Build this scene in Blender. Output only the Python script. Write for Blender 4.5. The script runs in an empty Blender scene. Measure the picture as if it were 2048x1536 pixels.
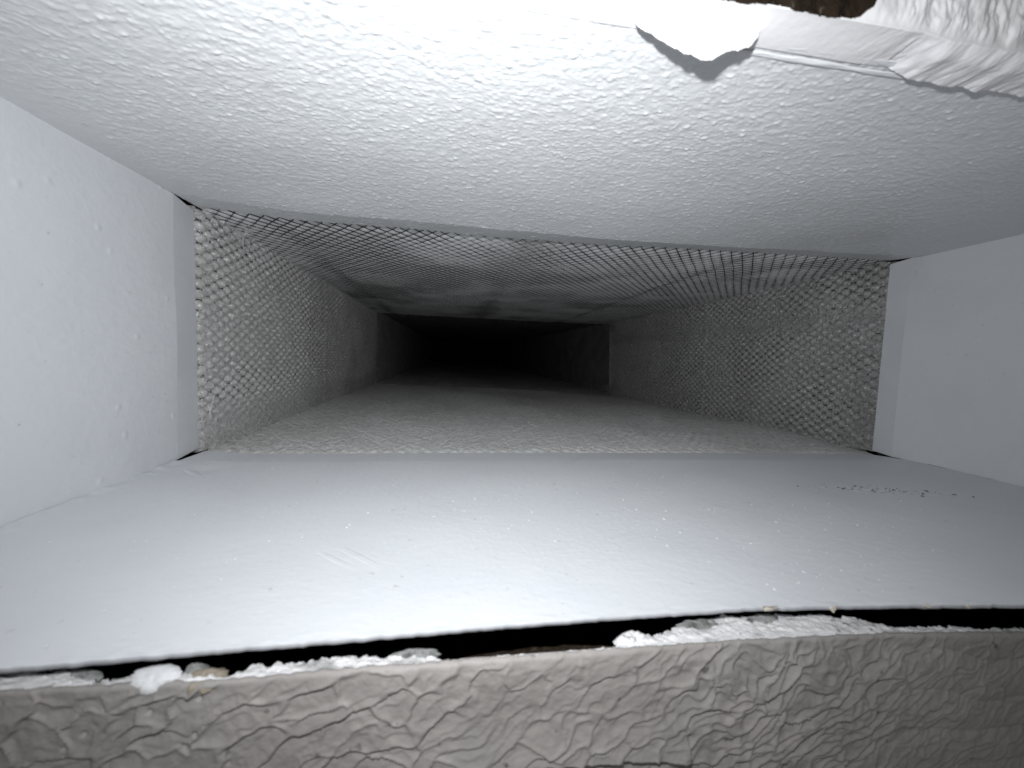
import bpy, math, random
import numpy as np
from mathutils import Matrix, Vector

random.seed(7)
rng = np.random.default_rng(11)
scene = bpy.context.scene

# ------------------------------------------------------------------ camera
# phone lens at the origin, duct axis = +Y, X right, Z up (metres)
YAW, PITCH, ROLL = 0.1472, -0.0698, 0.0337
cy, sy, cp, sp, cr, sr = (math.cos(YAW), math.sin(YAW), math.cos(PITCH), math.sin(PITCH),
                          math.cos(ROLL), math.sin(ROLL))
FW = Vector((sy*cp, cy*cp, sp)); RT = Vector((cy, -sy, 0)); UP = RT.cross(FW)
R2 = RT*cr + UP*sr; U2 = -RT*sr + UP*cr
cd = bpy.data.cameras.new("camera"); cam = bpy.data.objects.new("camera", cd)
scene.collection.objects.link(cam); scene.camera = cam
cam.matrix_world = Matrix(((R2.x, U2.x, -FW.x, 0), (R2.y, U2.y, -FW.y, 0), (R2.z, U2.z, -FW.z, 0), (0, 0, 0, 1)))
cd.sensor_width = 36; cd.lens = 807.6/2048*36
cd.clip_start = 0.005; cd.clip_end = 50
cd.dof.use_dof = True; cd.dof.focus_distance = 0.26; cd.dof.aperture_fstop = 24

# ------------------------------------------------------------------ world: weak ambient fill, added to even out the light
w = bpy.data.worlds.new("World"); scene.world = w; w.use_nodes = True
w.node_tree.nodes["Background"].inputs[0].default_value = (0.95, 0.97, 1, 1)
w.node_tree.nodes["Background"].inputs[1].default_value = 0.11

# ------------------------------------------------------------------ the phone's flash, 2.4 cm above the lens
ld = bpy.data.lights.new("phone_flash", 'SPOT'); flash = bpy.data.objects.new("phone_flash", ld)
scene.collection.objects.link(flash); flash.location = (-0.005, 0.0, 0.0237)
ld.energy = 1.04; ld.shadow_soft_size = 0.002; ld.color = (0.945, 0.975, 1.0)
ld.spot_size = math.radians(153); ld.spot_blend = 1.0                 # the flash lens throws most light forward
flash.rotation_euler = (math.radians(91), 0, math.radians(-7))

scene.view_settings.view_transform = 'Standard'; scene.view_settings.look = 'None'
scene.view_settings.gamma = 1.0; scene.view_settings.use_curve_mapping = False
scene.view_settings.exposure = 0.0

# ------------------------------------------------------------------ helpers
C = scene.collection
def _h(ix, iy, seed):
    n = (ix.astype(np.int64)*374761393 + iy.astype(np.int64)*668265263 + seed*1442695041) & 0xffffffff
    n = ((n ^ (n >> 13))*1274126177) & 0xffffffff
    n = ((n ^ (n >> 16))*2246822519) & 0xffffffff
    return ((n ^ (n >> 15)) & 0xffffff)/float(0xffffff)
def noise(x, y, seed=0):
    ix, iy = np.floor(x), np.floor(y); fx, fy = x-ix, y-iy
    fx, fy = fx*fx*fx*(fx*(fx*6-15)+10), fy*fy*fy*(fy*(fy*6-15)+10)
    a, b, c, d = _h(ix, iy, seed), _h(ix+1, iy, seed), _h(ix, iy+1, seed), _h(ix+1, iy+1, seed)
    return (a*(1-fx)+b*fx)*(1-fy)+(c*(1-fx)+d*fx)*fy*1.0
def fbm(x, y, octv=4, seed=0, gain=0.5):
    s = np.zeros(np.broadcast(x, y).shape); a = 1.0; t = 0
    for o in range(octv):
        s += a*(noise(x*2**o+17.3*o, y*2**o-9.1*o, seed+o*7)-0.5)*2; t += a; a *= gain
    return s/t
def voronoi(x, y, seed=0, jit=1.0):
    """F1, F2 distances, cell id hash and offset to the nearest point"""
    ix, iy = np.floor(x), np.floor(y)
    f1 = np.full(x.shape, 9.0); f2 = f1.copy(); cid = np.zeros(x.shape); ox = f1*0; oy = f1*0
    for dx in (-1, 0, 1):
        for dy in (-1, 0, 1):
            jx, jy = ix+dx, iy+dy
            px = jx+0.5+(_h(jx, jy, seed)-0.5)*jit; py = jy+0.5+(_h(jx, jy, seed+5)-0.5)*jit
            d = np.hypot(x-px, y-py); nid = _h(jx, jy, seed+9)
            m = d < f1
            f2 = np.where(m, f1, np.minimum(f2, d))
            cid = np.where(m, nid, cid); ox = np.where(m, x-px, ox); oy = np.where(m, y-py, oy)
            f1 = np.where(m, d, f1)
    return f1, f2, cid, ox, oy
def sstep(a, b, x):
    t = np.clip((x-a)/(b-a), 0, 1); return t*t*(3-2*t)
def interp(x, pts):
    p = np.array(pts); return np.interp(x, p[:, 0], p[:, 1])

def link(name, me, mat=None, parent=None, smooth=True):
    o = bpy.data.objects.new(name, me); C.objects.link(o)
    if mat: me.materials.append(mat)
    if smooth: me.polygons.foreach_set('use_smooth', [True]*len(me.polygons))
    if parent: o.parent = parent
    return o
def grid(name, P, mat, parent=None, facing=(0, 0, 1), thick=0.0, mask=None):
    """a displaced sheet P[nu,nv,3] whose front looks along `facing`, with a rim and a back when thick"""
    P = np.asarray(P, float); nu, nv = P.shape[:2]
    V = P.reshape(-1, 3)
    I = np.arange(nu*nv).reshape(nu, nv)
    Q = np.stack([I[:-1, :-1], I[1:, :-1], I[1:, 1:], I[:-1, 1:]], -1)
    Q = Q[mask] if mask is not None else Q.reshape(-1, 4)
    nrm = np.cross(P[-1, 0]-P[0, 0], P[0, -1]-P[0, 0])
    flip = nrm @ np.array(facing) < 0
    if flip: Q = Q[:, ::-1]
    extra = None
    if thick:
        loop = np.concatenate([I[:-1, 0], I[-1, :-1], I[:0:-1, -1], I[0, :0:-1]])
        f = np.array(facing, float); f /= np.linalg.norm(f)
        n = len(loop); base = len(V)+n; V = np.concatenate([V, V[loop], V[loop]-f*thick])
        a = base-n+np.arange(n); b = np.roll(a, -1); c = base+(np.arange(n)+1) % n; d = base+np.arange(n)
        rim = np.stack([b, a, d, c], -1)
        if flip: rim = rim[:, ::-1]
        Q = np.concatenate([Q, rim])
        extra = list(range(base, base+n))
        if not flip: extra = extra[::-1]
    faces = Q.tolist()
    if extra: faces.append(extra)
    me = bpy.data.meshes.new(name); me.from_pydata(V.tolist(), [], faces); me.update()
    o = link(name, me, mat, parent)
    if extra: me.polygons[len(faces)-1].use_smooth = False
    return o
def empty(name, loc, label, cat, group=None):
    o = bpy.data.objects.new(name, None); C.objects.link(o); o.location = loc
    o.empty_display_size = 0.02
    o['label'] = label; o['category'] = cat
    if group: o['group'] = group
    return o
def under(child, parent):
    """parent without moving the child (all parts are modelled in world metres)"""
    child.parent = parent; child.matrix_parent_inverse = Matrix.Translation(parent.location).inverted()
    return child
def tubes(name, paths, mat, parent=None, sides=3):
    """many thin tapered fibres in one mesh; paths = list of (points Nx3, radius)"""
    V = []; Fq = []; base = 0
    for pts, rad in paths:
        pts = np.asarray(pts); n = len(pts)
        T = np.gradient(pts, axis=0); T /= (np.linalg.norm(T, axis=1, keepdims=True)+1e-12)
        A = np.cross(T, np.array([0.31, 0.52, 0.79])); A /= (np.linalg.norm(A, axis=1, keepdims=True)+1e-12)
        B = np.cross(T, A)
        rr = rad*np.linspace(1, 0.45, n)[:, None]
        for s in range(sides):
            an = 2*math.pi*s/sides
            V.append(pts+rr*(A*math.cos(an)+B*math.sin(an)))
        for s in range(sides):
            s2 = (s+1) % sides
            for k in range(n-1):
                Fq.append((base+s*n+k, base+s2*n+k, base+s2*n+k+1, base+s*n+k+1))
        base += sides*n
    me = bpy.data.meshes.new(name); me.from_pydata(np.concatenate(V).tolist(), [], Fq); me.update()
    return link(name, me, mat, parent)

# ------------------------------------------------------------------ materials
def mat(name, base, rough=0.5, spec=0.5, bumps=(), vary=None):
    m = bpy.data.materials.new(name); m.use_nodes = True
    nt = m.node_tree; N = nt.nodes; L = nt.links
    bs = N["Principled BSDF"]; bs.inputs["Base Color"].default_value = (*base, 1)
    bs.inputs["Roughness"].default_value = rough; bs.inputs["Specular IOR Level"].default_value = spec
    tc = N.new("ShaderNodeTexCoord")
    prev = None
    for sc, strength, dist, det in bumps:
        nz = N.new("ShaderNodeTexNoise"); nz.inputs["Scale"].default_value = sc; nz.inputs["Detail"].default_value = det
        L.new(tc.outputs["Object"], nz.inputs["Vector"])
        b = N.new("ShaderNodeBump"); b.inputs["Strength"].default_value = strength; b.inputs["Distance"].default_value = dist
        L.new(nz.outputs["Fac"], b.inputs["Height"])
        if prev: L.new(prev.outputs[0], b.inputs["Normal"])
        prev = b
    if prev: L.new(prev.outputs[0], bs.inputs["Normal"])
    if vary:
        last = None
        for sc, det, lo, hi, col, stretch in vary:
            mp = N.new("ShaderNodeMapping"); mp.inputs["Scale"].default_value = stretch
            L.new(tc.outputs["Object"], mp.inputs["Vector"])
            nz = N.new("ShaderNodeTexNoise"); nz.inputs["Scale"].default_value = sc; nz.inputs["Detail"].default_value = det
            L.new(mp.outputs[0], nz.inputs["Vector"])
            mr = N.new("ShaderNodeMapRange"); mr.inputs[1].default_value = lo; mr.inputs[2].default_value = hi
            L.new(nz.outputs["Fac"], mr.inputs[0])
            mx = N.new("ShaderNodeMix"); mx.data_type = 'RGBA'
            L.new(mr.outputs[0], mx.inputs[0])
            if last: L.new(last.outputs[2], mx.inputs[6])
            else: mx.inputs[6].default_value = (*base, 1)
            mx.inputs[7].default_value = (*col, 1)
            last = mx
        L.new(last.outputs[2], bs.inputs["Base Color"])
    return m
S1 = (1, 1, 1)
M = {}
M['coat_rough'] = mat('white_coat_stippled', (0.76, 0.77, 0.78), 0.36, 0.5, [(900, 0.25, 0.0004, 3), (2600, 0.2, 0.0002, 2)],
                      [(40, 4, 0.45, 0.75, (0.73, 0.735, 0.74), S1), (260, 3, 0.66, 0.76, (0.66, 0.67, 0.70), S1)])
M['coat'] = mat('white_coat', (0.76, 0.775, 0.80), 0.46, 0.35, [(700, 0.16, 0.0003, 3), (2400, 0.14, 0.00015, 2)],
                [(35, 4, 0.45, 0.75, (0.72, 0.735, 0.765), S1), (420, 3, 0.7, 0.78, (0.58, 0.58, 0.59), S1)])
M['coat_band'] = mat('white_coat_flange', (0.75, 0.765, 0.79), 0.5, 0.3, [(900, 0.15, 0.0003, 3)],
                     [(60, 4, 0.4, 0.75, (0.71, 0.725, 0.75), S1)])
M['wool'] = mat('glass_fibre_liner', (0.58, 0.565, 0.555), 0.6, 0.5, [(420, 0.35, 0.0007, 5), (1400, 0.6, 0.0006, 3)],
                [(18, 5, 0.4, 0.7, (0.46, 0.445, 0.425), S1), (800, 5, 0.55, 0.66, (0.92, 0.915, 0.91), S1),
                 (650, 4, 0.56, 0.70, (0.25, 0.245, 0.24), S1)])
M['wool_dark'] = mat('dark_glass_fibre_liner', (0.42, 0.41, 0.40), 0.6, 0.5, [(420, 0.35, 0.0007, 5), (1400, 0.6, 0.0006, 3)],
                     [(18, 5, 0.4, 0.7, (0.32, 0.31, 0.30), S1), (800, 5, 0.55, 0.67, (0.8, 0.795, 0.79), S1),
                      (650, 4, 0.55, 0.68, (0.12, 0.118, 0.115), S1)])  # same fibre as the left board, in darker tones
M['wool_top'] = mat('scrim_faced_liner', (0.82, 0.82, 0.835), 0.45, 0.6, [(800, 0.25, 0.0004, 4)],
                    [(22, 5, 0.42, 0.68, (0.68, 0.675, 0.665), S1), (1000, 4, 0.56, 0.72, (0.9, 0.9, 0.91), S1)])
M['wool_floor'] = mat('dusty_liner_floor', (0.74, 0.735, 0.715), 0.9, 0.2, [(500, 0.5, 0.0008, 5), (1600, 0.6, 0.0006, 3)],
                      [(14, 5, 0.45, 0.7, (0.62, 0.605, 0.58), (1, .4, 1)), (800, 4, 0.57, 0.72, (0.72, 0.71, 0.70), S1),
                       (700, 3, 0.60, 0.76, (0.26, 0.255, 0.245), S1)])
M['fibre'] = mat('loose_fibre', (0.72, 0.72, 0.71), 0.6, 0.4)
M['fibre_dark'] = mat('dusty_fibre', (0.5, 0.495, 0.49), 0.7, 0.3)
M['scrim'] = mat('black_scrim', (0.035, 0.035, 0.04), 0.7, 0.3)
M['far_dark'] = mat('far_liner_darkened', (0.26, 0.255, 0.25), 0.85, 0.2, [(420, 0.4, 0.0008, 5)], [(30, 5, 0.45, 0.7, (0.18, 0.176, 0.17), S1), (500, 4, 0.6, 0.74, (0.4, 0.395, 0.39), S1)])  # darkened colour stands in for light fading out beyond the joint
M['facing'] = mat('recess_shade_dark', (0.085, 0.082, 0.08), 0.7, 0.3, [(900, 0.5, 0.0005, 4)], [(700, 4, 0.55, 0.72, (0.3, 0.295, 0.29), S1)])  # colour of the sheet that puts shade between the liner bumps
M['lint'] = mat('grey_lint', (0.35, 0.34, 0.33), 0.9, 0.2, [(900, 0.6, 0.0008, 4)])
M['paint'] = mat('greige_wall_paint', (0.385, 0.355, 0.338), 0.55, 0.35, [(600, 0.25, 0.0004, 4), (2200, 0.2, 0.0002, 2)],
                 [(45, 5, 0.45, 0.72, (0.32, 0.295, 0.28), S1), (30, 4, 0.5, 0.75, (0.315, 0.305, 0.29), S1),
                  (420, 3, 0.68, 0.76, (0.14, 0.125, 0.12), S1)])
M['paint_top'] = mat('overexposed_white_paint', (0.85, 0.83, 0.84), 0.5, 0.35, [(600, 0.25, 0.0004, 4)],
                     [(45, 5, 0.45, 0.72, (0.78, 0.76, 0.77), S1)])  # white of the return; the face shares it, lightened to look overexposed
M['caulk'] = mat('white_caulk', (0.76, 0.76, 0.77), 0.5, 0.35, [(500, 0.12, 0.0003, 3)])
M['gypsum'] = mat('broken_gypsum', (0.82, 0.81, 0.81), 0.9, 0.15, [(900, 0.6, 0.0006, 4)],
                  [(170, 5, 0.56, 0.68, (0.45, 0.445, 0.44), S1), (420, 4, 0.64, 0.74, (0.2, 0.195, 0.19), S1)])
M['gypsum_grey'] = mat('dusty_gypsum', (0.30, 0.30, 0.295), 0.95, 0.1, [(900, 0.7, 0.0006, 4)],
                       [(350, 4, 0.5, 0.66, (0.11, 0.11, 0.105), S1), (800, 3, 0.62, 0.72, (0.34, 0.34, 0.33), S1)])
M['brown'] = mat('torn_brown_paper', (0.022, 0.015, 0.010), 0.95, 0.1, [(800, 0.8, 0.0008, 5)],
                 [(500, 4, 0.5, 0.7, (0.03, 0.02, 0.014), S1), (700, 4, 0.62, 0.72, (0.07, 0.058, 0.045), S1)])
M['tan'] = mat('tan_paper', (0.36, 0.31, 0.25), 0.9, 0.15, [(600, 0.5, 0.0006, 4)],
               [(260, 4, 0.5, 0.62, (0.17, 0.145, 0.115), (.3, 1, 1))])
M['chip'] = mat('cream_paint_chip', (0.68, 0.62, 0.53), 0.7, 0.3, [(700, 0.4, 0.0004, 3)])
M['speck'] = mat('white_specks', (0.85, 0.86, 0.88), 0.5, 0.5)
M['grime'] = mat('dark_scuff', (0.12, 0.12, 0.125), 0.8, 0.2)
M['gap_blocker'] = mat('gap_blocker_dark', (0.05, 0.035, 0.025), 0.9, 0.1)
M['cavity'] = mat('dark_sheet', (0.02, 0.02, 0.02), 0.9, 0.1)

# ================================================================== LINED DUCT (behind the sleeve)
D = 0.2; J = 0.62
duct = empty('lined_duct', (0.066, D, -0.05), 'grey glass fibre lined air duct running back into darkness', 'air duct')
# four corner lines of the first section: near (y=D) and far (y=J)
NEAR = dict(TL=(-0.1140, 0.0610), TR=(0.2475, 0.0612), BL=(-0.1140, -0.0490), BR=(0.2475, -0.0492))
FAR = dict(TL=(-0.1130, 0.0570), TR=(0.2485, 0.0560), BL=(-0.1130, -0.0478), BR=(0.2530, -0.0572))
def corner(k, y):
    t = (y-D)/(J-D); a, b = NEAR[k], FAR[k]
    return a[0]+(b[0]-a[0])*t, a[1]+(b[1]-a[1])*t
def quilt(u, v, pu, pv, seed, pw=1.0):
    wu = fbm(u/0.03, v/0.03, 3, seed)*0.0007; wv = fbm(u/0.03+40, v/0.03, 3, seed)*0.0007
    a = (u+wu)/pu+(v+wv)/pv; b = (u+wu)/pu-(v+wv)/pv
    return np.abs(np.sin(np.pi*a)*np.sin(np.pi*b))**pw
def domes(u, v, pu, pv, seed):
    u = u+fbm(u/0.03, v/0.03, 3, seed)*0.0010; v = v+fbm(u/0.03+40, v/0.03, 3, seed)*0.0008
    h = np.zeros_like(u)
    for ou, ov, k in ((0, 0, 0), (.5, .5, 1)):
        iu, iv = np.round(u/pu-ou), np.round(v/pv-ov)
        du, dv = u/pu-ou-iu, v/pv-ov-iv
        amp = 0.75+0.35*_h(iu, iv, seed+k)
        h = np.maximum(h, amp*np.clip(1-(du/.33)**2-(dv/.45)**2, 0, 1)**.8)
    return h
def crease(y, at, wdt): return np.exp(-((y-at)/wdt)**2)
ys = np.concatenate([np.arange(D+0.0008, 0.34, 0.0009), np.arange(0.34, J+0.0005, 0.0016)])
def liner(name, ka, kb, n, facing, hfun, m, thick):
    t = np.linspace(0, 1, n)
    Y, T = np.meshgrid(ys, t, indexing='ij')
    ax, az = corner(ka, Y); bx, bz = corner(kb, Y)
    X = ax+(bx-ax)*T; Z = az+(bz-az)*T
    v = T*math.hypot(NEAR[kb][0]-NEAR[ka][0], NEAR[kb][1]-NEAR[ka][1])
    h = hfun(Y, v, X, Z)-0.0022*np.exp(-(Y-D)/0.004)
    P = np.stack([X, Y, Z], -1)+h[..., None]*np.array(facing, float)
    o = grid(name, P, m, None, facing, thick); under(o, duct); return o
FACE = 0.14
def h_left(y, v, X, Z, shade_only=False):
    amp = 0.70+0.30*sstep(-0.5, 0.35, fbm(y/0.05, v/0.03, 3, 3))
    amp *= 1-0.75*sstep(0.085, 0.10, v)                              # v grows from top to bottom
    h = 0.0024*amp*domes(y, v, 0.0100, 0.0050, 21)
    if shade_only: return 0.0024*FACE*amp-0.0013*(1-np.clip(amp, 0, 1))+0.0012*fbm(y/0.05, v/0.04, 3, 33)
    h += 0.0009*crease(y, 0.383+0.002*fbm(v/0.02, v*0, 2, 8), 0.0016)
    return h+0.00042*fbm(y/0.0035, v/0.0035, 4, 31, 0.8)+0.0012*fbm(y/0.05, v/0.04, 3, 33)
def h_right(y, v, X, Z, shade_only=False):
    amp = 0.75+0.25*sstep(-0.5, 0.3, fbm(y/0.05, v/0.03, 3, 5))
    amp *= 1-0.85*np.exp(-((v-0.028+0.004*fbm(y/.03, y*0, 2, 4))/0.0055)**2)
    h = 0.0027*amp*domes(y, v, 0.0086, 0.0054, 23)
    if shade_only: return 0.0027*FACE*amp-0.0013*(1-np.clip(amp, 0, 1))+0.0012*fbm(y/0.05, v/0.04, 3, 39)
    h += 0.0008*crease(y, 0.372, 0.0016)
    return h+0.00048*fbm(y/0.0035, v/0.0035, 4, 37, 0.8)+0.0012*fbm(y/0.05, v/0.04, 3, 39)
def h_top(y, v, X, Z):
    st = np.zeros_like(X)
    for xc, wd in ((-0.089, 0.006), (0.040, 0.008), (0.165, 0.004)):
        st = np.maximum(st, np.exp(-((X-xc+0.002*fbm(y/.04, y*0, 2, 12))/wd)**2))
    amp = (0.5+0.5*sstep(-0.5, 0.3, fbm(y/0.05, v/0.05, 3, 6)))*(1-0.5*st)
    h = 0.00075*amp*quilt(y, v, 0.0086, 0.0066, 25, 0.6)-0.0004*st
    return h+0.0002*fbm(y/0.004, v/0.004, 4, 41, 0.7)+0.0003*fbm(y/0.06, v/0.06, 2, 43)+0.0012*(1-((X-.066)/.18)**2)
def h_floor(y, v, X, Z):
    amp = 0.2+0.5*sstep(-0.3, 0.5, fbm(y/0.06, v/0.06, 3, 9))
    h = 0.0012*amp*quilt(y, v, 0.0090, 0.0066, 27)
    return h+0.0006*fbm(y/0.005, v/0.005, 5, 45, 0.75)+0.0015*fbm(y/0.07, v/0.07, 3, 47)
liner('liner_board', 'TL', 'BL', 170, (1, 0, 0), h_left, M['wool'], 0.022)['label'] = 'left liner board with scale-like dimples'
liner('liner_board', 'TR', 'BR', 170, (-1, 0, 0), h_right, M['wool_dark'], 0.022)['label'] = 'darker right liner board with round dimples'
liner('liner_board', 'TL', 'TR', 560, (0, 0, -1), h_top, M['wool_top'], 0.022)['label'] = 'overhead liner board with diamond scrim mesh'
liner('liner_board', 'BL', 'BR', 360, (0, 0, 1), h_floor, M['wool_floor'], 0.022)['label'] = 'dusty matted liner board underfoot'
# black scrim threads netted over the boards, sinking into the fuzz here and there
def scrim(ka, kb, facing, hfun, pu, pv, ph, wa, wb, seed, rad, sink, m, bury=.0003, burs=.03):
    th = []
    uu = np.concatenate([np.arange(D+0.0015, 0.34, pu*.18), np.arange(0.34, J-0.002, pu*.36)])
    WT = math.hypot(NEAR[kb][0]-NEAR[ka][0], NEAR[kb][1]-NEAR[ka][1])
    f = np.array(facing, float)
    for sg in (1, -1):
        for k in range(-160, 300):
            v = pv*(k+ph-uu/pu) if sg > 0 else pv*(uu/pu-k-ph)
            v0 = v
            for _ in range(2):
                wu = fbm(uu/0.03, v/0.03, 3, seed)*wa; wv = fbm(uu/0.03+40, v/0.03, 3, seed)*wb
                v = v0-sg*pv*wu/pu-wv
            ok = (v > 0.001) & (v < WT-0.001)
            if ok.sum() < 5: continue
            y, vv = uu[ok], v[ok]; T = vv/WT
            ax, az = corner(ka, y); bx, bz = corner(kb, y)
            X = ax+(bx-ax)*T; Z = az+(bz-az)*T
            hh = hfun(y, vv, X, Z)-0.0022*np.exp(-(y-D)/0.004)+0.00006-bury*np.clip(fbm(y/burs, vv/burs, 3, seed+70)+sink, -.4, 1)
            th.append((np.stack([X, y, Z], -1)+hh[:, None]*f, rad))
    o = tubes('scrim_threads', th, m); o['kind'] = 'stuff'; under(o, duct)
scrim('TL', 'TR', (0, 0, -1), h_top, 0.0086, 0.0066, 0, .0007, .0007, 25, .00034, -.30, M['scrim'])
# dark sheet showing between the side boards' bumps, put in as their recess shade
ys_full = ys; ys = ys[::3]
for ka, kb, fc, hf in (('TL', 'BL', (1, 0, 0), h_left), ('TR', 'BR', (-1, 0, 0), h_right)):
    liner('recess_shade_sheet', ka, kb, 60, fc, lambda y, v, X, Z: hf(y, v, X, Z, True), M['facing'], 0.0)
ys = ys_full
# the next section, a little wider, beyond the joint
def board2(ka, kb, facing, off, seed, m):
    yy = np.linspace(J+0.004, 2.2, 180); t = np.linspace(-0.12, 1.12, 40)
    Y, T = np.meshgrid(yy, t, indexing='ij')
    a, b = FAR[ka], FAR[kb]
    X = a[0]+(b[0]-a[0])*T; Z = a[1]+(b[1]-a[1])*T
    f = np.array(facing, float)
    P = np.stack([X, Y, Z], -1)-f*off+(0.002*fbm(Y/0.03, T*8, 4, seed))[..., None]*f
    under(grid('liner_board', P, M[m], None, facing, 0.02), duct)
board2('TL', 'BL', (1, 0, 0), 0.0005, 61, 'wool'); board2('TR', 'BR', (-1, 0, 0), 0.010, 62, 'far_dark')
board2('TL', 'TR', (0, 0, -1), 0.005, 63, 'far_dark'); board2('BL', 'BR', (0, 0, 1), 0.0006, 64, 'wool_floor')
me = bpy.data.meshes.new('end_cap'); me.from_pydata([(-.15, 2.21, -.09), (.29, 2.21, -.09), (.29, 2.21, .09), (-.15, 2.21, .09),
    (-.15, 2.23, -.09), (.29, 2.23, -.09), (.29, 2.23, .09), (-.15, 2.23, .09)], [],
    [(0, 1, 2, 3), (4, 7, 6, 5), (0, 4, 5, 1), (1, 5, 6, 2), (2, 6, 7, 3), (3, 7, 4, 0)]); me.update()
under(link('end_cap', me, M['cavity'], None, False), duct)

# loose glass fibres standing off the liner
def fibre(p, nrm, length, rad, lift=0.35, curl=1.0):
    n = 5; nrm = np.array(nrm, float)
    d = rng.normal(size=3); d -= nrm*(d@nrm); d /= np.linalg.norm(d)
    d = d+nrm*abs(rng.normal())*lift; d /= np.linalg.norm(d)
    k = np.cross(d, rng.normal(size=3)); k /= np.linalg.norm(k)
    t = np.linspace(0, 1, n)[:, None]
    pts = np.array(p)+d*t*length+k*(t**2)*length*rng.uniform(-.5, .5)*curl+nrm*np.sin(t*np.pi)*length*0.12
    return pts, rad
def scatter(n, ka, kb, facing, yfun, tfun, lmin, lmax, rad, base=0.0008, lift=0.35):
    out = []
    for _ in range(n):
        y = yfun(); t = tfun()
        a, b = corner(ka, y), corner(kb, y)
        p = np.array([a[0]+(b[0]-a[0])*t, y, a[1]+(b[1]-a[1])*t])+np.array(facing)*base
        out.append(fibre(p, facing, rng.uniform(lmin, lmax), rad*rng.uniform(.7, 1.3), lift))
    return out
near = lambda s=0.08: D+0.002+min(abs(rng.normal())*s, J-D-0.01)
uni = lambda: rng.uniform(0.01, 0.99)
lowz = lambda: 1-min(abs(rng.normal())*0.16, 0.98)
highz = lambda: min(abs(rng.normal())*0.10, 0.98)
fl = []
fl += scatter(2200, 'TL', 'BL', (1, 0, 0), near, uni, .0015, .005, .00006, .0016)
fl += scatter(700, 'TL', 'BL', (1, 0, 0), near, lowz, .003, .008, .00007)
fl += scatter(500, 'TL', 'BL', (1, 0, 0), lambda: near(.006), uni, .002, .005, .00007)
fl += scatter(4200, 'BL', 'BR', (0, 0, 1), lambda: near(.10), uni, .003, .008, .00009, .0005, .22)
fl += scatter(600, 'BL', 'BR', (0, 0, 1), lambda: near(.10), lowz, .004, .009, .00007, .0004, .35)
fl += scatter(400, 'BL', 'BR', (0, 0, 1), lambda: near(.10), highz, .004, .009, .00007, .0004, .35)
o = tubes('loose_fibres', fl, M['fibre']); o['kind'] = 'stuff'; under(o, duct)
fl = []
fl += scatter(2200, 'TR', 'BR', (-1, 0, 0), near, uni, .0015, .005, .00007, .0018)
fl += scatter(900, 'TR', 'BR', (-1, 0, 0), lambda: near(.10), lowz, .003, .008, .00008)
fl += scatter(600, 'TR', 'BR', (-1, 0, 0), lambda: near(.012), uni, .002, .006, .00008)
fl += scatter(1500, 'TL', 'TR', (0, 0, -1), lambda: near(.08), uni, .002, .006, .00009)
fl += scatter(500, 'TL', 'TR', (0, 0, -1), lambda: near(.06), lambda: np.clip(.43+rng.normal()*.05, 0, 1), .003, .008, .0001)
o = tubes('loose_fibres', fl, M['fibre_dark']); o['kind'] = 'stuff'; under(o, duct)
# ragged lint along the joint of the two sections
fl = []
for _ in range(420):
    s = rng.integers(0, 4); t = rng.uniform(0, 1)
    ka, kb, nr = (('TL', 'TR', (0, 0, -1)), ('TR', 'BR', (-1, 0, 0)), ('TL', 'BL', (1, 0, 0)), ('BL', 'BR', (0, 0, 1)))[s]
    a, b = corner(ka, J), corner(kb, J)
    fl.append(fibre((a[0]+(b[0]-a[0])*t, J-rng.uniform(0, .006), a[1]+(b[1]-a[1])*t), nr, rng.uniform(.004, .012), .00022, .6))
o = tubes('joint_lint', fl, M['lint']); o['kind'] = 'stuff'; under(o, duct)

# frayed lip of liner at the right hand joint
zz = np.linspace(-.056, .055, 60)
lip = np.stack([.2483+.004*(.055-zz)/.11-.0012+.0006*fbm(zz/.006, zz*0, 3, 71), J-.001+.001*fbm(zz/.01, zz*0, 2, 72), zz], -1)
under(tubes('joint_lip', [(lip, .0017), (lip+np.array([.0006, -.0015, 0]), .0012)], M['lint'], None, 6), duct)

# ================================================================== SHEET METAL SLEEVE
sleeve = empty('sheet_metal_sleeve', (0.066, 0.07, -0.0486), 'white coated rectangular sheet metal duct sleeve set in the wall opening', 'duct sleeve')
YB = 0.183                                                             # where the end flange bends
XL, XR, ZB = -0.1123, 0.2440, -0.0486
def roof_z(x, y):
    zb = interp(x, [(-.13, .0597), (-.1123, .0594), (-.096, .0577), (-.064, .0562), (-.024, .0563), (.02, .0554), (.066, .0553), (.1425, .0560), (.20, .0578), (.244, .0596), (.27, .06)])
    t = np.clip((y-0.074)/(YB-0.074), 0, 1)
    return 0.0608+(zb-0.0608)*t
def roof_end_z(x): return interp(x, [(-.13, .0606), (-.1135, .0602), (-.0909, .0588), (-.07, .0576), (-.0259, .0577), (.0213, .0569), (.0722, .0572), (.1269, .0586), (.1861, .0597), (.2463, .0606), (.27, .061)])
def peel(X, Y, seed, s=1.0):
    """spray stipple: soft orange peel with scattered droplets"""
    wx = X+0.0006*fbm(X/.002, Y/.002, 2, seed+50); wy = Y+0.0006*fbm(X/.002+7, Y/.002, 2, seed+51)
    a = fbm(wx/0.0028*s, wy/0.0020*s, 3, seed, 0.6)
    f1, f2, cid, ox, oy = voronoi(wx/0.0021*s, wy/0.0018*s, seed+3)
    drop = np.where(cid > 0.35, np.clip(1-(f1/(0.12+0.34*cid))**2, 0, 1)**1.2, 0)
    g1, g2, gid, _, _ = voronoi(wx/0.0062*s, wy/0.0052*s, seed+13)
    big = np.where(gid > 0.6, np.clip(1-(g1/(.06+.14*gid))**2, 0, 1), 0)
    return a, drop, big
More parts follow.
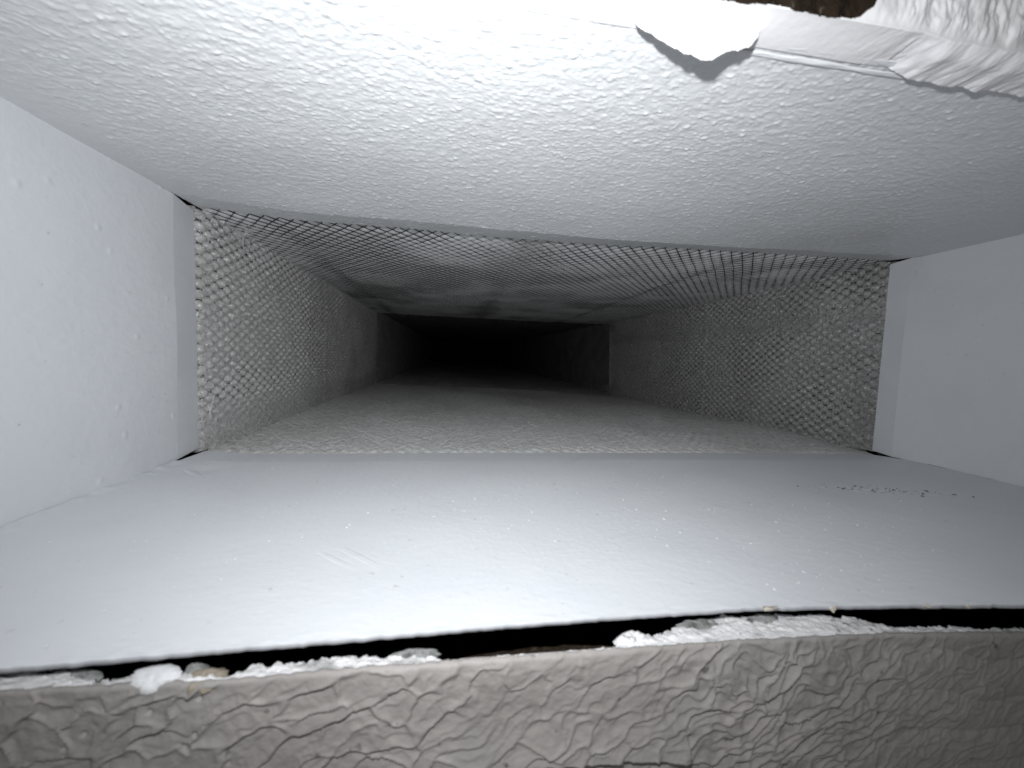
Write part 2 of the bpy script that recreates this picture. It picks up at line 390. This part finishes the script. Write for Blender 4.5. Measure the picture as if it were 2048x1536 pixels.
# roof
xs = np.linspace(XL-0.0008, XR+0.0008, 900)
yy = np.concatenate([np.linspace(0.0742, 0.12, 170), np.linspace(0.12, YB, 150)[1:]])
Y, X = np.meshgrid(yy, xs, indexing='ij')
Z = roof_z(X, Y)
a, drop, big = peel(X, Y, 101, 1.4)
fade = 1-0.75*sstep(0.02, 0.0, X-XL)
h = (0.00013*a+0.00015*drop+0.00021*big)*fade+0.0009*fbm(X/0.09, Y/0.06, 2, 120)
P = np.stack([X, Y+0.0004*fbm(X/0.004, X*0, 3, 130)*sstep(0.080, 0.0742, Y), Z-h], -1)
roof = under(grid('roof_panel', P, M['coat_rough'], None, (0, 0, -1), 0.0008), sleeve)
def flange(name, A, B, facing, m, nb=300, amp=1.0, seed=0):
    """end strip between polylines A (bend) and B (inner end), each n x 3"""
    t = np.linspace(0, 1, 34)[:, None, None]
    A = np.asarray(A); B = np.asarray(B)
    P = A[None]*(1-t)+B[None]*t
    u = np.linalg.norm(A-A[0], axis=1)[None]*np.ones((34, 1)); v = t[..., 0]*0.017*np.ones_like(u)
    a, drop, big = peel(u, v, seed)
    P = P+((0.00012*a+0.00014*drop+0.0002*big)*amp*np.minimum(1, v/.002))[..., None]*np.array(facing, float)
    return grid(name, P, m, None, facing, 0.0008)
xa = np.linspace(XL+0.0004, XR-0.0004, 700); xb = np.linspace(-0.1126, 0.2446, 700)
def par(o, p): o.parent = p; o.matrix_parent_inverse = p.matrix_parent_inverse.copy(); return o
def subpart(o, part):
    o.parent = part; o.matrix_parent_inverse = (Matrix.Translation(sleeve.location) @ part.matrix_parent_inverse).inverted(); return o
A = np.stack([xa, xa*0+YB, roof_z(xa, YB)-0.0009*fbm(xa/0.09, np.full_like(xa, YB/0.06), 2, 120)], -1)
B = np.stack([xb, xb*0+D, roof_end_z(xb)+0.0005], -1)
subpart(flange('end_flange', A, B, (0, 0, -1), M['coat_rough'], seed=140), roof)
# floor
def floor_front(x): return interp(x, [(-.13, .0640), (-.065, .0666), (-.0457, .0672), (-.024, .0680), (.0095, .0689), (.0386, .0695), (.0598, .0694), (.087, .0678), (.1194, .0650), (.25, .0610)])
xs = np.linspace(XL+0.0002, XR-0.0002, 800); tt = np.concatenate([np.linspace(0, .3, 110), np.linspace(.3, 1, 130)[1:]])
T, X = np.meshgrid(tt, xs, indexing='ij')
yf = floor_front(X)+0.00022*fbm(X/0.0016, X*0, 3, 201, .7)
Y = yf+(0.1815-yf)*T
a, drop, big = peel(X, Y, 203, 1.2)
h = 0.00003*a+0.00003*drop*(fbm(X/.03, Y/.03, 2, 210) > 0.0)+0.0011*fbm(X/0.10, Y/0.08, 2, 205)*sstep(0, .04, Y-yf)
# crumbly ridge of dried paint along the left seam, scuffed patch on the right, dented corner at the inner left end
h += 0.0010*np.exp(-((X-XL)/0.004)**2)*(0.5+0.5*fbm(X/0.004, Y/0.004, 3, 207))
sc = np.exp(-(((X-0.172)/0.022)**2+((Y-0.135+0.18*(X-0.172))/0.0035)**2))
h += 0.0006*sc*fbm(X/0.0022, Y/0.0016, 3, 209, .7)
h -= 0.0005*np.exp(-(((X+0.095)/0.006)**2+((Y-0.170)/0.007)**2))
h += 0.00014*fbm(X/0.0024, Y/0.0016, 3, 215)*sstep(0.0035, 0.0, Y-yf)
P = np.stack([X, Y, ZB+h], -1)
floor = under(grid('floor_panel', P, M['coat'], None, (0, 0, 1), 0.0008), sleeve)
xa = np.linspace(XL+0.0004, XR-0.0004, 700); xb = np.linspace(-0.1108, 0.2412, 700)
A = np.stack([xa, xa*0+0.1815, xa*0+ZB+0.0011*fbm(xa/0.10, np.full_like(xa, .1815/0.08), 2, 205)], -1)
zb = interp(xb, [(-.1127, -.0480), (-.1048, -.0482), (-.098, -.0490), (-.09, -.0495), (.0247, -.0492), (.1346, -.0494), (.2293, -.0502)])
B = np.stack([xb, xb*0+D, zb], -1)
subpart(flange('end_flange', A, B, (0, 0, 1), M['coat'], amp=0.25, seed=220), floor)
# sides
def side(x0, x1, facing, seed, yb, gap, name_label, bump):
    ysd = np.concatenate([np.linspace(0.066, 0.10, 40), np.linspace(0.10, yb, 150)[1:]]); tz = np.linspace(0, 1, 220)
    Y, T = np.meshgrid(ysd, tz, indexing='ij')
    s = facing[0]
    zl = ZB-0.0003+0.0011*fbm(np.full_like(Y, (x0)/0.10), Y/0.08, 2, 205)
    zl = zl+gap*(0.4+0.6*np.clip(fbm(Y/0.008, Y*0, 3, seed+4)+.3, 0, 1))
    zt = roof_z(np.full_like(Y, x0), Y)+0.0006
    Zs = zl+(zt-zl)*T
    a, drop, big = peel(Y, Zs, seed, 0.9)
    f1, f2, cid, _, _ = voronoi(Y/0.011, Zs/0.011, seed+40)
    blob = np.where(cid > .7, np.clip(1-(f1/.12)**2, 0, 1), 0)
    h = bump*(0.00006*a+0.00002*drop+0.0002*blob)+0.0010*fbm(Y/0.07, Zs/0.06, 2, seed+9)
    X = x0+s*h
    P = np.stack([X, Y, Zs], -1)
    pn = under(grid('side_panel', P, M['coat'], None, facing, 0.0008), sleeve)
    pn['label'] = name_label
    Ap = P[-1]; n = len(Ap)
    # flange: shorter than the panel at its inner end, so slits open at the corners
    z0, z1 = Ap[0, 2], Ap[-1, 2]
    Bz = np.linspace(z0+0.0009, z1-0.0012, n)
    B = np.stack([np.full(n, x1)+0.0003*fbm(Bz/.02, Bz*0, 2, seed+20), np.full(n, D+0.0005), Bz], -1)
    A2 = Ap.copy()
    subpart(flange('end_flange', A2, B, facing, M['coat_band'], amp=0.2*bump, seed=seed+30), pn)
side(XL, -0.1139, (1, 0, 0), 301, 0.1842, 0.0007, 'brightly lit left side panel', 1.0)
side(XR, 0.2447, (-1, 0, 0), 331, 0.1890, 0.0004, 'dimmer right side panel', 0.7)

# ================================================================== WALL
wall = empty('wall', (0.066, 0.066, -0.16), 'old painted wall with cracked wrinkled greige paint around the duct opening', 'wall')
YW = 0.066; TH = 0.0127
def crest(x): return interp(x, [(-.2, -.0516), (-.0646, -.0518), (-.0484, -.0523), (-.0344, -.0529), (-.0202, -.0526), (.0093, -.0526), (.0303, -.0526), (.0574, -.0529), (.0854, -.0536), (.1232, -.0560), (.33, -.062)])
# lower face: alligatored paint, each plate lifting at its lower edge
xs = np.concatenate([np.linspace(-.20, -.078, 40)[:-1], np.linspace(-.078, .140, 900), np.linspace(.140, .33, 60)[1:]])
st = np.concatenate([np.linspace(0, .047, 230), np.linspace(.047, .11, 30)[1:]])
S, X = np.meshgrid(st, xs, indexing='ij')
Zc = crest(X)
Z = Zc-S
ang = 0.50+0.25*fbm(X/0.05, Z/0.03, 2, 401)+0.25*sstep(0.02, 0.07, X)
ca, sa = np.cos(ang), np.sin(ang)
wx = X+0.0030*fbm(X/0.007, Z/0.007, 3, 403)+.004*fbm(X/.022, Z/.022, 2, 406); wz = Z+0.0030*fbm(X/0.007+31, Z/0.007, 3, 405)+.004*fbm(X/.022+5, Z/.022, 2, 407)
sf = 1.0+0.9*np.exp(-(((X-0.068)/0.026)**2))
pu = (wx*math.cos(.55)+wz*math.sin(.55)); pv = (-wx*math.sin(.55)+wz*math.cos(.55))
f1, f2, cid, ox, oy = voronoi(pu/0.0088, pv/0.0043, 411)
g1, g2, gid, gx, gy = voronoi(pu/0.0068+3.3, pv/0.0026+7.7, 421)
edge1 = np.exp(-((f2-f1)/0.15)**2); edge2 = np.exp(-((g2-g1)/0.22)**2)
fine = sstep(0.035, 0.06, X)*sstep(0.135, 0.09, X)
strength = 0.55+0.45*sstep(-.4, .3, fbm(X/0.03, Z/0.02, 2, 431))
soft1 = sstep(0.0, 0.16, f2-f1); soft2 = sstep(0.0, 0.22, g2-g1)
h = strength*(soft1*(0.00052*(-oy)+0.00020*(cid-.5))+0.00046*edge1*(0.2+0.8*sstep(.25, .5, cid)))
h += (0.30+0.7*fine)*(soft2*0.00052*(-gy)+0.00036*edge2)
# long furrows at the far right
fur = sstep(0.075, 0.105, X)
zz = Z+0.05*(X-0.10)*0.3+0.0012*fbm(X/0.02, Z/0.01, 3, 441)
h = h*(1-0.55*fur)+fur*0.0005*np.abs(np.sin(zz/0.0085*np.pi+1.2*fbm(X/.03, Z/.03, 2, 443)))**0.6
h += 0.00016*fbm(X/0.0016, Z/0.0014, 4, 451, .6)+0.0009*fbm(X/0.05, Z/0.025, 3, 453)
# pits on the left
q1, q2, qid, _, _ = voronoi(X/0.0042, Z/0.0042, 461)
h -= np.where(qid > 0.72, np.clip(1-(q1/0.13)**2, 0, 1), 0)*0.0005*sstep(-.02, -.045, X)
# a lifted paper seam: the surface swells towards a lip, then drops sharply
zl = interp(X, [(-.03, -.0762), (-.004, -.0738), (.0099, -.0727), (.0285, -.0733), (.0380, -.0734), (.0455, -.0744)])+0.00025*fbm(X/.004, X*0, 3, 603)
seam = np.clip(1-(Z-zl)/0.011, 0, 1)**2*(Z > zl)*(X < .0455+.0003*fbm(Z/.001, Z*0, 2, 604))*sstep(-.025, .01, X)
h += 0.0016*seam
h *= 0.35+0.65*sstep(0, .0025, S)
# rounded arris at the top
rd = 0.0009
h -= rd*(1-np.sqrt(np.clip(1-(1-np.clip(S/rd, 0, 1))**2, 0, 1)))
P = np.stack([X, YW-h, Z], -1)
low = under(grid('wall_face', P, M['paint'], None, (0, -1, 0), 0.0), wall)
low['label'] = 'cracked greige paint below the opening'
# broken plaster edge behind the arris
def back(x): return interp(x, [(-.2, .004), (-.0697, .0056), (-.0595, .0042), (-.0526, .0014), (-.0504, .0026), (-.0423, .0024), (-.035, .0010), (-.0322, .0040), (-.0079, .0038), (-.001, .0018), (.0016, .0006), (.0297, .0006), (.0325, .0038), (.0393, .0044), (.0577, .0074), (.0747, .0070), (.0859, .0060), (.0934, .0030), (.1186, .0022), (.33, .003)])
xs = np.concatenate([np.linspace(-.20, -.078, 30)[:-1], np.linspace(-.078, .140, 1100), np.linspace(.140, .33, 40)[1:]])
tb = np.concatenate([np.linspace(0, 1, 34), np.linspace(1, 2, 16)[1:]])
T, X = np.meshgrid(tb, xs, indexing='ij')
rag = 0.0009*fbm(X/0.0022, T*0.8, 4, 501, .7)+0.0006*fbm(X/0.0006, T*2.5, 3, 503, .7)
bb = np.clip(back(X)*(0.8+.22*sstep(.036, .05, X)*sstep(.092, .082, X))-0.0003+rag*1.0, 0.0003, 0.011)
t1 = np.clip(T, 0, 1); t2 = np.clip(T-1, 0, 1)
Y = YW+0.0003+0.0005*fbm(X/.0018, X*0, 4, 511, .7)+bb*t1+0.0012*t2+rag*0.5*t2
Zb = crest(X)+0.0002-t1*0.0003+0.0006*fbm(X/0.0025, Y/0.0018, 4, 507, .65)*sstep(0, .4, t1)-0.011*t2**0.7
P = np.stack([X, Y, Zb], -1)
under(grid('broken_plaster_edge', P, M['gypsum'], None, (0, 0.2, 1)), wall)
# dusty grey lumps, a bare tan patch, a brown torn strip lying in the break
def dab(name, c, nrm, rx, ry, ht, m, seed):
    """an irregular clod: domed, ragged outline, lying on the break at c with its crown along nrm"""
    nrm = np.array(nrm, float); nrm /= np.linalg.norm(nrm)
    ex = np.array([1.0, 0, 0]); ey = np.cross(nrm, ex)
    na, nr = 56, 12
    A, R = np.meshgrid(np.linspace(0, 2*np.pi, na), np.linspace(0, 1, nr), indexing='ij')
    out = 1+0.35*fbm(np.cos(A)*1.6+seed, np.sin(A)*1.6, 4, seed, .7)
    u = np.cos(A)*R*rx*out; v = np.sin(A)*R*ry*out
    hh = ht*(np.clip(1-R**2.6, 0, 1)**.7)*(0.75+1.1*fbm(u/0.0014+9, v/0.0014, 4, seed+3, .75))-0.0006*R**6
    P = np.array(c)+u[..., None]*ex+v[..., None]*ey+hh[..., None]*nrm
    return under(grid(name, P, m, None, nrm), wall)
UPN = (0, -.35, 1)
dab('plaster_lump', (-.0680, YW+.0034, -.0524), UPN, .0048, .0018, .0007, M['gypsum_grey'], 521)
dab('plaster_lump', (-.0580, YW+.0030, -.0526), UPN, .0042, .0016, .0007, M['gypsum_grey'], 525)
dab('plaster_lump', (-.0405, YW+.0030, -.0530), UPN, .0020, .0014, .0008, M['gypsum_grey'], 529)
dab('plaster_lump', (-.0055, YW+.0030, -.0528), UPN, .0044, .0012, .0005, M['gypsum_grey'], 533)
dab('plaster_lump', (.0500, YW+.0052, -.0528), UPN, .0050, .0015, .0005, M['gypsum_grey'], 537)
dab('plaster_lump', (.0650, YW+.0058, -.0530), UPN, .0045, .0014, .0005, M['gypsum_grey'], 541)
dab('plaster_lump', (-.0455, YW+.0010, -.0521), (0, -.7, 1), .0036, .0019, .0003, M['caulk'], 546)
dab('plaster_lump', (.0350, YW+.0022, -.0527), UPN, .0034, .0020, .0012, M['gypsum'], 549)
dab('torn_paper', (-.0380, YW+.0012, -.0530), (0, -.5, 1), .0034, .0017, .0006, M['tan'], 553)
dab('torn_paper', (.0165, YW+.0024, -.0540), (0, -.2, 1), .0150, .0014, .0006, M['brown'], 557)
# upper face turning under into the opening: one skin with a torn hole above the corner
xs = np.concatenate([np.linspace(-.20, -.03, 30)[:-1], np.linspace(-.03, .150, 1000), np.linspace(.150, .33, 50)[1:]])
ps = np.concatenate([np.linspace(0, .07, 20)[:-1], np.linspace(.07, .094, 100)[:-1], np.linspace(.094, .1, 36)[:-1], np.linspace(.1, .1086, 44)])
Pp, X = np.meshgrid(ps, xs, indexing='ij')
onface = Pp < 0.1
Zu = np.where(onface, 0.0612+(0.1-Pp), 0.0612)
Yu = np.where(onface, YW, YW+(Pp-0.1))
r = 0.0016                                                             # round the corner
d = (Pp-0.1)/r
rnd = np.exp(-d*d)*r*0.45
rough = 0.05+0.95*sstep(0.068, 0.088, X)
f1, f2, cid, ox, oy = voronoi((X+0.001*fbm(X/.004, Pp/.004, 2, 701))/0.0036, (Pp+0.001*fbm(X/.004+9, Pp/.004, 2, 703))/0.0062, 705)
n = rough*(0.0010*fbm((X+.25*Pp)/.0032, Pp/.0085, 4, 707, .55)+0.0005*np.abs(fbm((X-.15*Pp)/.0024, Pp/.006, 3, 708)))
n += 0.0004*fbm(X/0.03, Pp/0.03, 2, 709)
sag = sstep(0.084, 0.092, X)*(0.0019+0.0007*fbm(X/.006, X*0, 3, 711))*sstep(.098, .1035, Pp)
front = sstep(.1, .098, Pp)
Yd = Yu-n*front-rnd*0+rnd*0.7
Zd = Zu-n*(1-front)*.4+rnd*0.7*0-sag
Zd = Zd-0.0005*sstep(.1, .1086, Pp)*(X < .084)
P = np.stack([X, Yd, Zd], -1)
Xc = 0.25*(X[:-1, :-1]+X[1:, :-1]+X[1:, 1:]+X[:-1, 1:]); Pc = 0.25*(Pp[:-1, :-1]+Pp[1:, :-1]+Pp[1:, 1:]+Pp[:-1, 1:])
hb = interp(Xc, [(.040, .0), (.0435, .0005), (.0471, .0009), (.0500, .0002), (.0531, .0000), (.0575, .0004), (.0634, .0004), (.0694, .0000), (.0720, -.0022), (.0735, -.006)])+0.0004*fbm(Xc/.0016, Xc*0, 3, 721)
hole = (Xc > .0425) & (Xc < .0725+.0008*fbm(Pc/.002, Pc*0, 2, 723)) & (Pc < .0998+hb) & (Pc > .088+.001*fbm(Xc/.004, Xc*0, 2, 725))
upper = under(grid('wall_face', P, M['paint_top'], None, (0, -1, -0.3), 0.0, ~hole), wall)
upper['label'] = 'paint above the opening, coloured white as if blown out, with a torn hole'
# brown torn backing inside the hole
xs = np.linspace(.038, .078, 60); zs = np.linspace(.0626, .078, 30)
Zg, X = np.meshgrid(zs, xs, indexing='ij')
under(grid('torn_paper', np.stack([X, YW+.0045+.0012*fbm(X/.003, Zg/.003, 4, 731), Zg], -1), M['brown'], None, (0, -1, 0), 0.004), wall)
# hanging flap of peeled paint
fe = [(.030, .0608), (.0310, .0590), (.0354, .0573), (.0393, .0560), (.0420, .0553), (.0443, .0547), (.0460, .0553), (.0472, .0562), (.0500, .0572), (.0531, .0584), (.0545, .0604)]
xs = np.linspace(.0303, .0542, 120); vs = np.linspace(0, 1, 24)
V, X = np.meshgrid(vs, xs, indexing='ij')
zlow = interp(X, fe)+0.00045*fbm(X/.0013, X*0, 4, 741, .65)
Zf = 0.0608+(np.minimum(zlow, .0607)-0.0608)*V
Yf = 0.0708+0.0012*V+0.0006*np.sin(V*2.2)*fbm(X/.012, V, 2, 743)
under(grid('paint_flap', np.stack([X, Yf, Zf], -1), M['caulk'], None, (0, -1, -0.2), 0.0003), wall)
# bead of caulk where the paint laps on to the sleeve roof
def bead(x0, x1, y0, wd, z, amp, seed):
    xs = np.linspace(x0, x1, 320); vs = np.linspace(-1, 1, 14)
    V, X = np.meshgrid(vs, xs, indexing='ij')
    wv = wd*(1+0.35*fbm(X/.006, X*0, 3, seed))
    Y = y0+V*wv+0.0005*fbm(X/.012, X*0, 3, seed+2)
    Zb = z-amp*np.sqrt(np.clip(1-V*V, 0, 1))*(0.8+0.5*fbm(X/.004, V, 3, seed+4))
    return under(grid('caulk_bead', np.stack([X, Y, Zb], -1), M['caulk'], None, (0, 0, -1)), wall)
bead(-.11, .0305, .0735, .0010, .0611, .0005, 751)
bead(.0535, .092, .0738, .0009, .0610, .0003, 755)
bead(.0535, .24, .0762, .0007, .0608, .0003, 759)
# the rest of the wall, left and right of the opening and behind the skins
def block(x0, x1, y0, y1, z0, z1, m):
    v = [(x, y, z) for x in (x0, x1) for y in (y0, y1) for z in (z0, z1)]
    me = bpy.data.meshes.new('wall_board')
    me.from_pydata(v, [], [(0, 1, 3, 2), (4, 6, 7, 5), (0, 4, 5, 1), (2, 3, 7, 6), (0, 2, 6, 4), (1, 5, 7, 3)]); me.update()
    return under(link('wall_board', me, m, None, False), wall)
block(-.20, -.120, YW+.0004, YW+TH, -.0505, .0605, M['paint'])
block(.253, .33, YW+.0004, YW+TH, -.0505, .0605, M['paint'])
block(-.20, .33, YW+.0025, YW+TH, -.1600, -.0680, M['gypsum'])
block(-.20, .33, YW+.0095, YW+TH, .0640, .1600, M['gypsum'])

# added dark box round the sleeve, keeps the ambient fill out of the gap
def gap_blocker(x0, x1, y0, y1, z0, z1):
    o = block(x0, x1, y0, y1, z0, z1, M['gap_blocker']); o.name = 'gap_blocker_board'; o.data.name = 'gap_blocker_board'
gap_blocker(-.215, -.2005, YW+.0005, .26, -.175, .175); gap_blocker(.3305, .345, YW+.0005, .26, -.175, .175)
gap_blocker(-.2, .33, YW+.0005, .26, -.175, -.1605); gap_blocker(-.2, .33, YW+.0005, .26, .1605, .175)
gap_blocker(-.2, -.137, .245, .26, -.16, .16); gap_blocker(.271, .33, .245, .26, -.16, .16)
gap_blocker(-.1365, .2705, .245, .26, -.16, -.074); gap_blocker(-.1365, .2705, .245, .26, .0845, .16)

# ================================================================== SMALL LOOSE THINGS
def blob_mesh(name, n, place, m):
    """many tiny flattened crumbs in one mesh"""
    V = []; Fq = []
    base = np.array([(1, 0, 0), (.3, .9, 0), (-.8, .6, 0), (-.8, -.6, 0), (.3, -.9, 0), (0, 0, .6)])
    for i in range(n):
        p, s, nr = place(); an = rng.uniform(0, 6.28)
        R = np.array([[math.cos(an), -math.sin(an), 0], [math.sin(an), math.cos(an), 0], [0, 0, 1]])
        q = (base*rng.uniform(.6, 1.3, size=(6, 1))*np.array([rng.uniform(.7, 2.0), 1, 1]))@R.T*s+np.array(p)
        k = len(V); V += q.tolist()
        Fq += [(k+a, k+(a+1) % 5, k+5) for a in range(5)]
    me = bpy.data.meshes.new(name); me.from_pydata(V, [], Fq); me.update()
    return link(name, me, m, None, False)
def fz(x, y): return ZB+0.0011*float(fbm(np.array([x/0.10]), np.array([y/0.08]), 2, 205)[0])
def pl_floor():
    while True:
        x = rng.uniform(-.10, .235); y = 0.07+abs(rng.normal())*0.045
        if y < .178: break
    return (x, y, fz(x, y)+.00002), rng.choice([.0001, .00015, .00022, .00034], p=[.5, .3, .16, .04]), None
o = blob_mesh('white_specks', 800, pl_floor, M['speck']); o['kind'] = 'stuff'
o['label'] = 'white paint specks scattered over the sleeve floor'; o['category'] = 'specks'
def pl_scuff():
    x = .172+rng.normal()*.016; y = .135-.18*(x-.172)+rng.normal()*.0028
    return (x, y, fz(x, y)+.0002), rng.choice([.0002, .0003, .0005], p=[.5, .35, .15]), None
o = blob_mesh('dirt_crumbs', 70, pl_scuff, M['grime']); o['kind'] = 'stuff'
o['label'] = 'dark crumbs in the scuffed patch on the sleeve floor'; o['category'] = 'dirt'
# lint tufts
def tuft(p, nrm, n, size, rad, m, label):
    fl = [fibre(np.array(p)+rng.normal(size=3)*size*.22, nrm, rng.uniform(.5, 1.1)*size, rad, .7, 1.6) for _ in range(n)]
    o = tubes('lint_tuft', fl, m); o['label'] = label; o['category'] = 'lint'; return o
tuft((.148, .275, -.0488), (0, 0, 1), 60, .011, .00011, M['fibre'], 'pale wispy lint tuft lying on the dusty liner floor')
tuft((-.104, .222, .0575), (.7, 0, -.7), 26, .006, .00011, M['fibre'], 'small pale lint tuft caught in the upper left liner corner')
tuft((.243, .60, -.050), (-.7, 0, .7), 60, .016, .0003, M['lint'], 'grey lint clump at the foot of the far right joint')
tuft((.243, .60, .050), (-.7, 0, -.7), 40, .012, .0003, M['lint'], 'grey lint clump at the top of the far right joint')
tuft((.065, .25, .0585), (0, 0, -1), 45, .009, .00009, M['fibre_dark'], 'fuzzy pale lint hanging from the overhead liner')
o = tubes('straw', [(np.array([[-.1120, .2055, -.0325], [-.1118, .2070, -.0285], [-.1119, .2092, -.0250], [-.1117, .2105, -.0215]]), .00025)], M['fibre'], None, 5)
o['label'] = 'thin pale straw stuck upright on the left liner board'; o['category'] = 'straw'
# paint chips on the sleeve's front lip
def chip(x, dy, dz, sx, sz, label, seed):
    y = float(floor_front(np.array([x]))[0])
    us = np.linspace(-1, 1, 16); vs = np.linspace(-1, 1, 10)
    V, U = np.meshgrid(vs, us, indexing='ij')
    e = np.clip(1-(np.abs(U)**2.5+np.abs(V)**2.5)*.45, .4, 1)
    X = x+U*sx*e*(1+.3*fbm(V*1.5, U, 2, seed)); Z = fz(x, y)+dz+V*sz*e*(1+.3*fbm(U*1.5, V, 2, seed+3))
    Y = y+dy+.0004*fbm(U*1.3, V*1.3, 3, seed+5)
    o = grid('paint_chip', np.stack([X, Y, Z], -1), M['chip'], None, (0, -1, 0), .0005)
    o['label'] = label; o['category'] = 'paint chip'; o['group'] = 'paint chips on the sleeve lip'
chip(.0775, -.0004, -.0006, .0009, .0010, 'curled cream paint chip hanging below the sleeve lip', 801)
chip(.0640, -.0004, .0000, .0034, .0005, 'long cream paint chip lying flat along the sleeve lip', 811)
chip(.0985, -.0002, -.0003, .0009, .0005, 'cream paint chip on the lip, second from the right frame edge', 821)
chip(.1075, -.0002, -.0004, .0008, .0005, 'cream paint chip on the lip nearest the right frame edge', 831)
